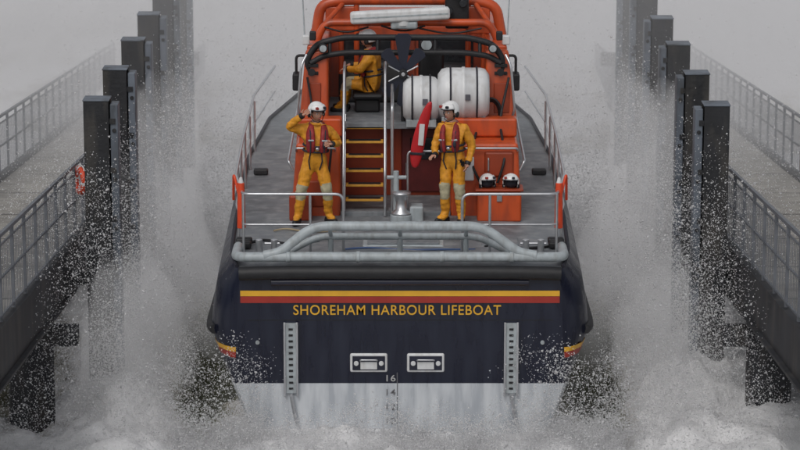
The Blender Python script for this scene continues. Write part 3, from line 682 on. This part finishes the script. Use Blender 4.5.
# ------------------------------------------------------------------ SEA
def axis(lo,hi,step,far,g=1.25):
    a=list(np.arange(lo,hi+step*0.5,step)); s=step; x=a[-1]
    while x<far: s*=g; x+=s; a.append(x)
    s=step;x=a[0]
    while x>-far: s*=g; x-=s; a.insert(0,x)
    return a
xs=axis(-12,12,0.09,900); ys=axis(-6,24,0.11,900)
def sst(a,b,x):
    t=max(0,min(1,(x-a)/(b-a))); return t*t*(3-2*t)
def field(x,y):
    ax=abs(x)
    big=noise.fractal(Vector((x*0.16,y*0.12,1.3)),1,2,4)
    med=noise.fractal(Vector((x*0.55+5,y*0.45,4.7)),0.9,2.1,5)
    sm=noise.fractal(Vector((x*2.1,y*2.1,8.7)),0.8,2.1,4)
    fine=noise.noise(Vector((x*7,y*7,2.2)))
    near=math.exp(-(max(0,math.hypot(x/7,(y-5)/14)-0.6))**2*3) 
    side=math.exp(-((ax-4.3)/1.0)**2)*sst(-3,2,y)*(1-sst(14,24,y))
    h=0.35*big*(1-near*0.4)+near*(0.22*med+0.13*sm+0.04*fine)+side*(0.42+0.35*med+0.12*sm)
    tr=math.exp(-((ax-3.0)/0.5)**2)*sst(-2.0,0.5,y)*(1-sst(6,10,y))
    h-=0.3*tr
    stern=math.exp(-((y+1.0)/1.2)**2)*math.exp(-(x/3.2)**4)
    h+=0.16*stern
    foam=0.62+0.28*big+0.45*med+0.15*sm+0.4*side-0.85*tr+0.45*math.exp(-((y+1.5)/2.2)**2)
    if y>6: foam+=0.14*sst(6,16,y)
    if ax<2.05 and 0.15<y<15: h=-1.2
    elif ax<2.6 and y>-0.5 and y<15: h=min(h,0.16)
    far=math.hypot(x,y)
    if far>90: h*=max(0,1-(far-90)/200); foam=foam*0.7
    return h,max(0,min(1,foam))
nx=len(xs);ny=len(ys)
H=np.zeros((ny,nx));V=[];FO=[]
for j,y in enumerate(ys):
    for i,x in enumerate(xs):
        h,fo=field(x,y); V.append((x,y,h)); FO.append(fo); H[j,i]=h
F=[(j*nx+i,j*nx+i+1,(j+1)*nx+i+1,(j+1)*nx+i) for j in range(ny-1) for i in range(nx-1)]
FOA=np.array(FO).reshape(ny,nx)
me=bpy.data.meshes.new('sea_water'); me.from_pydata(V,[],F); me.update()
at=me.attributes.new('foam','FLOAT','POINT'); at.data.foreach_set('value',np.array(FO,dtype=np.float32))
SEA=bpy.data.materials.new('churned_sea'); SEA.use_nodes=True
nt=SEA.node_tree;N=nt.nodes;L=nt.links;b=N['Principled BSDF']
at=N.new('ShaderNodeAttribute'); at.attribute_name='foam'
tc=N.new('ShaderNodeTexCoord')
n1=N.new('ShaderNodeTexNoise'); n1.inputs['Scale'].default_value=3.0; n1.inputs['Detail'].default_value=10; n1.inputs['Roughness'].default_value=0.7; n1.inputs['Distortion'].default_value=0.8
L.new(tc.outputs['Object'],n1.inputs['Vector'])
a1=N.new('ShaderNodeMath');a1.operation='MULTIPLY_ADD';a1.inputs[1].default_value=1.1;a1.inputs[2].default_value=-0.52
L.new(n1.outputs['Fac'],a1.inputs[0])
a2=N.new('ShaderNodeMath');a2.operation='ADD';L.new(a1.outputs[0],a2.inputs[0]);L.new(at.outputs['Fac'],a2.inputs[1])
cr=N.new('ShaderNodeValToRGB'); e_=cr.color_ramp.elements
e_[0].position=0.12;e_[0].color=(0.065,0.068,0.038,1);e_[1].position=0.78;e_[1].color=(0.86,0.86,0.87,1)
for p,c in((0.30,(0.14,0.14,0.09)),(0.44,(0.34,0.325,0.27)),(0.60,(0.64,0.62,0.59))):
    q=e_.new(p);q.color=(*c,1)
L.new(a2.outputs[0],cr.inputs[0]);L.new(cr.outputs[0],b.inputs['Base Color'])
rr=N.new('ShaderNodeMapRange');rr.inputs[1].default_value=0.2;rr.inputs[2].default_value=0.6;rr.inputs[3].default_value=0.15;rr.inputs[4].default_value=0.9
L.new(a2.outputs[0],rr.inputs[0]);L.new(rr.outputs[0],b.inputs['Roughness'])
n4=N.new('ShaderNodeTexNoise'); n4.inputs['Scale'].default_value=14; n4.inputs['Detail'].default_value=8; L.new(tc.outputs['Object'],n4.inputs['Vector'])
ad=N.new('ShaderNodeMath');ad.operation='MULTIPLY_ADD';ad.inputs[1].default_value=0.5;L.new(n4.outputs['Fac'],ad.inputs[0]);L.new(n1.outputs['Fac'],ad.inputs[2])
bp=N.new('ShaderNodeBump');bp.inputs['Strength'].default_value=0.7;bp.inputs['Distance'].default_value=0.10
L.new(ad.outputs[0],bp.inputs['Height']);L.new(bp.outputs[0],b.inputs['Normal'])
addobj('sea_water',me,SEA,None,True)

# ---- spray: fine droplets thrown on ballistic jets, one mesh
rng=np.random.default_rng(11)
def jets(nj,per,x0,y0,z0,vx,vy,vz,spread,tmax=1.0):
    t=rng.random((nj,per))**0.8
    tf=(2*vz/9.81+0.05)*tmax
    t=t*tf[:,None]
    g=9.81
    s=spread*(0.25+t)
    X=x0[:,None]+vx[:,None]*t+rng.normal(size=t.shape)*s
    Y=y0[:,None]+vy[:,None]*t+rng.normal(size=t.shape)*s*1.3
    Z=z0[:,None]+vz[:,None]*t-0.5*g*t*t+rng.normal(size=t.shape)*s*0.8
    return np.stack([X.ravel(),Y.ravel(),Z.ravel()],1)
PT=[]
U=lambda a,b,n:rng.uniform(a,b,n)
nj=2000; s=rng.choice([-1,1],nj); y0=U(-0.5,15,nj)
wid=np.where(y0>9,2.7-(y0-9)*0.3,2.80)
k=U(0,1,nj)
PT.append(jets(nj,160,s*(wid+0.2+U(0,1.2,nj)),y0,U(0,0.5,nj),s*(0.3+2.2*U(0,1,nj)**1.5),U(-1.5,1.5,nj),2.0+6.8*k**1.6,0.18))
nj=700; s=rng.choice([-1,1],nj); y0=U(-1.5,15,nj)
PT.append(jets(nj,160,s*U(3.6,5.2,nj),y0,U(0,0.6,nj),s*U(-0.8,1.4,nj),U(-1,1,nj),U(2,8,nj),0.28))
nj=800
PT.append(jets(nj,130,U(-3.1,3.1,nj),U(-1.5,-0.15,nj),U(0,0.2,nj),U(-.8,.8,nj),U(-1.2,0,nj),0.8+2.8*U(0,1,nj)**2.5,0.12))
nj=240; s=rng.choice([-1,1],nj)
PT.append(jets(nj,150,s*U(1.9,3.2,nj),U(-0.7,-0.1,nj),U(0,0.2,nj),s*U(-.5,1.2,nj),U(-1.2,0,nj),1.5+4.0*U(0,1,nj)**2,0.16))
nj=800
PT.append(jets(nj,170,rng.normal(0,4.2,nj),U(13,24,nj),U(0,1,nj),rng.normal(0,2.0,nj),U(-1,3,nj),U(3,10,nj),0.5))
A=np.concatenate(PT)
inside=(np.abs(A[:,0])<2.80)&(A[:,1]>-0.03)&(A[:,1]<11)&(A[:,2]<6.5)
A=A[(~inside)&(A[:,2]>-0.1)&(A[:,2]<8)]
m_=200000
fx=U(-9,9,m_);fy=U(-5.5,16,m_)
ix=np.clip(np.searchsorted(xs,fx),0,nx-1);iy=np.clip(np.searchsorted(ys,fy),0,ny-1)
keep=(FOA[iy,ix]>0.55)&~((np.abs(fx)<2.6)&(fy>-0.1))
fz=H[iy,ix]+rng.exponential(0.06,m_)-0.01
B=np.stack([fx,fy,fz],1)[keep]
SZ=np.concatenate([0.0026+rng.exponential(0.0019,len(A)),0.003+rng.exponential(0.0025,len(B))])
big_=rng.random(len(SZ))<0.03; SZ[big_]*=2.0; SZ=np.minimum(SZ,0.016)
D=np.concatenate([A,B]); n=len(D)
T=np.array([(1,1,1),(1,-1,-1),(-1,1,-1),(-1,-1,1)],dtype=float)
ax_=rng.normal(size=(n,3)); ax_/=np.linalg.norm(ax_,axis=1)[:,None]; th=rng.random(n)*6.28
c_=np.cos(th)[:,None,None]; s_=np.sin(th)[:,None,None]
Tn=np.broadcast_to(T,(n,4,3)); axb=np.broadcast_to(ax_[:,None,:],(n,4,3))
RT=Tn*c_+np.cross(axb,Tn)*s_+axb*(axb*Tn).sum(2,keepdims=True)*(1-c_)
TV=RT*SZ[:,None,None]+D[:,None,:]
verts=TV.reshape(-1,3).astype(np.float32); base=np.arange(n)[:,None,None]*4
tri=(np.array([(0,1,2),(0,3,1),(0,2,3),(1,3,2)])[None]+base).reshape(-1,3)
me=bpy.data.meshes.new('water_spray'); me.vertices.add(len(verts)); me.vertices.foreach_set('co',verts.ravel())
me.loops.add(tri.size); me.loops.foreach_set('vertex_index',tri.ravel().astype(np.int32))
me.polygons.add(len(tri)); me.polygons.foreach_set('loop_start',np.arange(0,tri.size,3,dtype=np.int32))
me.update(calc_edges=True)
DROP=bpy.data.materials.new('spray_droplets'); DROP.use_nodes=True
nt=DROP.node_tree;N=nt.nodes;L=nt.links;N.remove(N['Principled BSDF'])
tc=N.new('ShaderNodeTexCoord');no=N.new('ShaderNodeTexNoise');no.inputs['Scale'].default_value=1.5;L.new(tc.outputs['Object'],no.inputs['Vector'])
cr=N.new('ShaderNodeValToRGB');cr.color_ramp.elements[0].color=(0.93,0.93,0.94,1);cr.color_ramp.elements[1].color=(0.98,0.98,0.99,1);L.new(no.outputs['Fac'],cr.inputs[0])
d1=N.new('ShaderNodeBsdfDiffuse');d2=N.new('ShaderNodeBsdfTranslucent');ms=N.new('ShaderNodeMixShader');ms.inputs[0].default_value=0.45
L.new(cr.outputs[0],d1.inputs[0]);L.new(cr.outputs[0],d2.inputs[0]);L.new(d1.outputs[0],ms.inputs[1]);L.new(d2.outputs[0],ms.inputs[2]);L.new(ms.outputs[0],N['Material Output'].inputs[0])
addobj('water_spray',me,DROP,None,False)

# ---- mist: homogeneous volumes (banks further out are thicker)
def volmat(name,dens,emit):
    m=bpy.data.materials.new(name); m.use_nodes=True; nt=m.node_tree; N=nt.nodes; L=nt.links
    N.remove(N['Principled BSDF']); pv=N.new('ShaderNodeVolumePrincipled'); L.new(pv.outputs[0],N['Material Output'].inputs['Volume'])
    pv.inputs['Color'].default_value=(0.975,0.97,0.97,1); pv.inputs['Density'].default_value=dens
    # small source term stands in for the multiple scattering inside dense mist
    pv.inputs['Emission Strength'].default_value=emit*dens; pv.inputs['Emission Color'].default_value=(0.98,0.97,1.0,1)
    return m
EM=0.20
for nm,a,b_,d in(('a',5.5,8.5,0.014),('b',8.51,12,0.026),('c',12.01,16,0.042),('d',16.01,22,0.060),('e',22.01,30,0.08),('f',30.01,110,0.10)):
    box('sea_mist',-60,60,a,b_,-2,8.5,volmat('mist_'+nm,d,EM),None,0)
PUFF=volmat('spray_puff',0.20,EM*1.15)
def puff(c,r,seed):
    bm=bmesh.new(); bmesh.ops.create_icosphere(bm,subdivisions=5,radius=1)
    for v in bm.verts:
        q=v.co.copy(); k=1+0.45*noise.fractal(q*1.1+Vector((seed,0,0)),1,2,4)
        v.co=Vector((q.x*r[0]*k+c[0],q.y*r[1]*k+c[1],q.z*r[2]*k+c[2]))
    me=bpy.data.meshes.new('spray_cloud'); bm.to_mesh(me); bm.free(); addobj('spray_cloud',me,PUFF,None,True)
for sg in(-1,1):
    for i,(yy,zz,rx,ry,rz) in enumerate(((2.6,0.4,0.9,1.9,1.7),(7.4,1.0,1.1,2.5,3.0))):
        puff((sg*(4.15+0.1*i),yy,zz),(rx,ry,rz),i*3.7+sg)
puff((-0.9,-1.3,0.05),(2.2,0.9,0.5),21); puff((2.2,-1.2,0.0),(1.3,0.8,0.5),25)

# ------------------------------------------------------------------ LIGHT
w=bpy.data.worlds.new('World'); scene.world=w; w.use_nodes=True
nt=w.node_tree;N=nt.nodes;L=nt.links
sky=N.new('ShaderNodeTexSky');sky.sky_type='NISHITA';sky.sun_disc=False;sky.sun_elevation=R(50);sky.sun_rotation=R(200)
sky.air_density=1.0;sky.dust_density=4.0;sky.ozone_density=1.0
hs=N.new('ShaderNodeHueSaturation');hs.inputs['Saturation'].default_value=0.25
L.new(sky.outputs[0],hs.inputs['Color']);L.new(hs.outputs[0],N['Background'].inputs['Color']);N['Background'].inputs['Strength'].default_value=0.098
sl=bpy.data.lights.new('sun','SUN');sl.energy=0.5;sl.angle=R(25);sl.color=(1,0.97,0.93)
so=bpy.data.objects.new('sun',sl);COL.objects.link(so)
az=R(200);el=R(50)
dirv=Vector((math.sin(az)*math.cos(el),math.cos(az)*math.cos(el),math.sin(el)))
so.rotation_euler=dirv.to_track_quat('Z','Y').to_euler()

cam=bpy.data.cameras.new('camera');cam.lens=129.15;cam.sensor_width=36;cam.clip_end=3000;cam.clip_start=0.5
cam.dof.use_dof=True;cam.dof.focus_distance=43.0;cam.dof.aperture_fstop=1.8
co=bpy.data.objects.new('camera',cam);COL.objects.link(co);co.location=(0,-40,11.9);co.rotation_euler=(R(90-12.3),0,0)
scene.camera=co
scene.view_settings.view_transform='Standard'
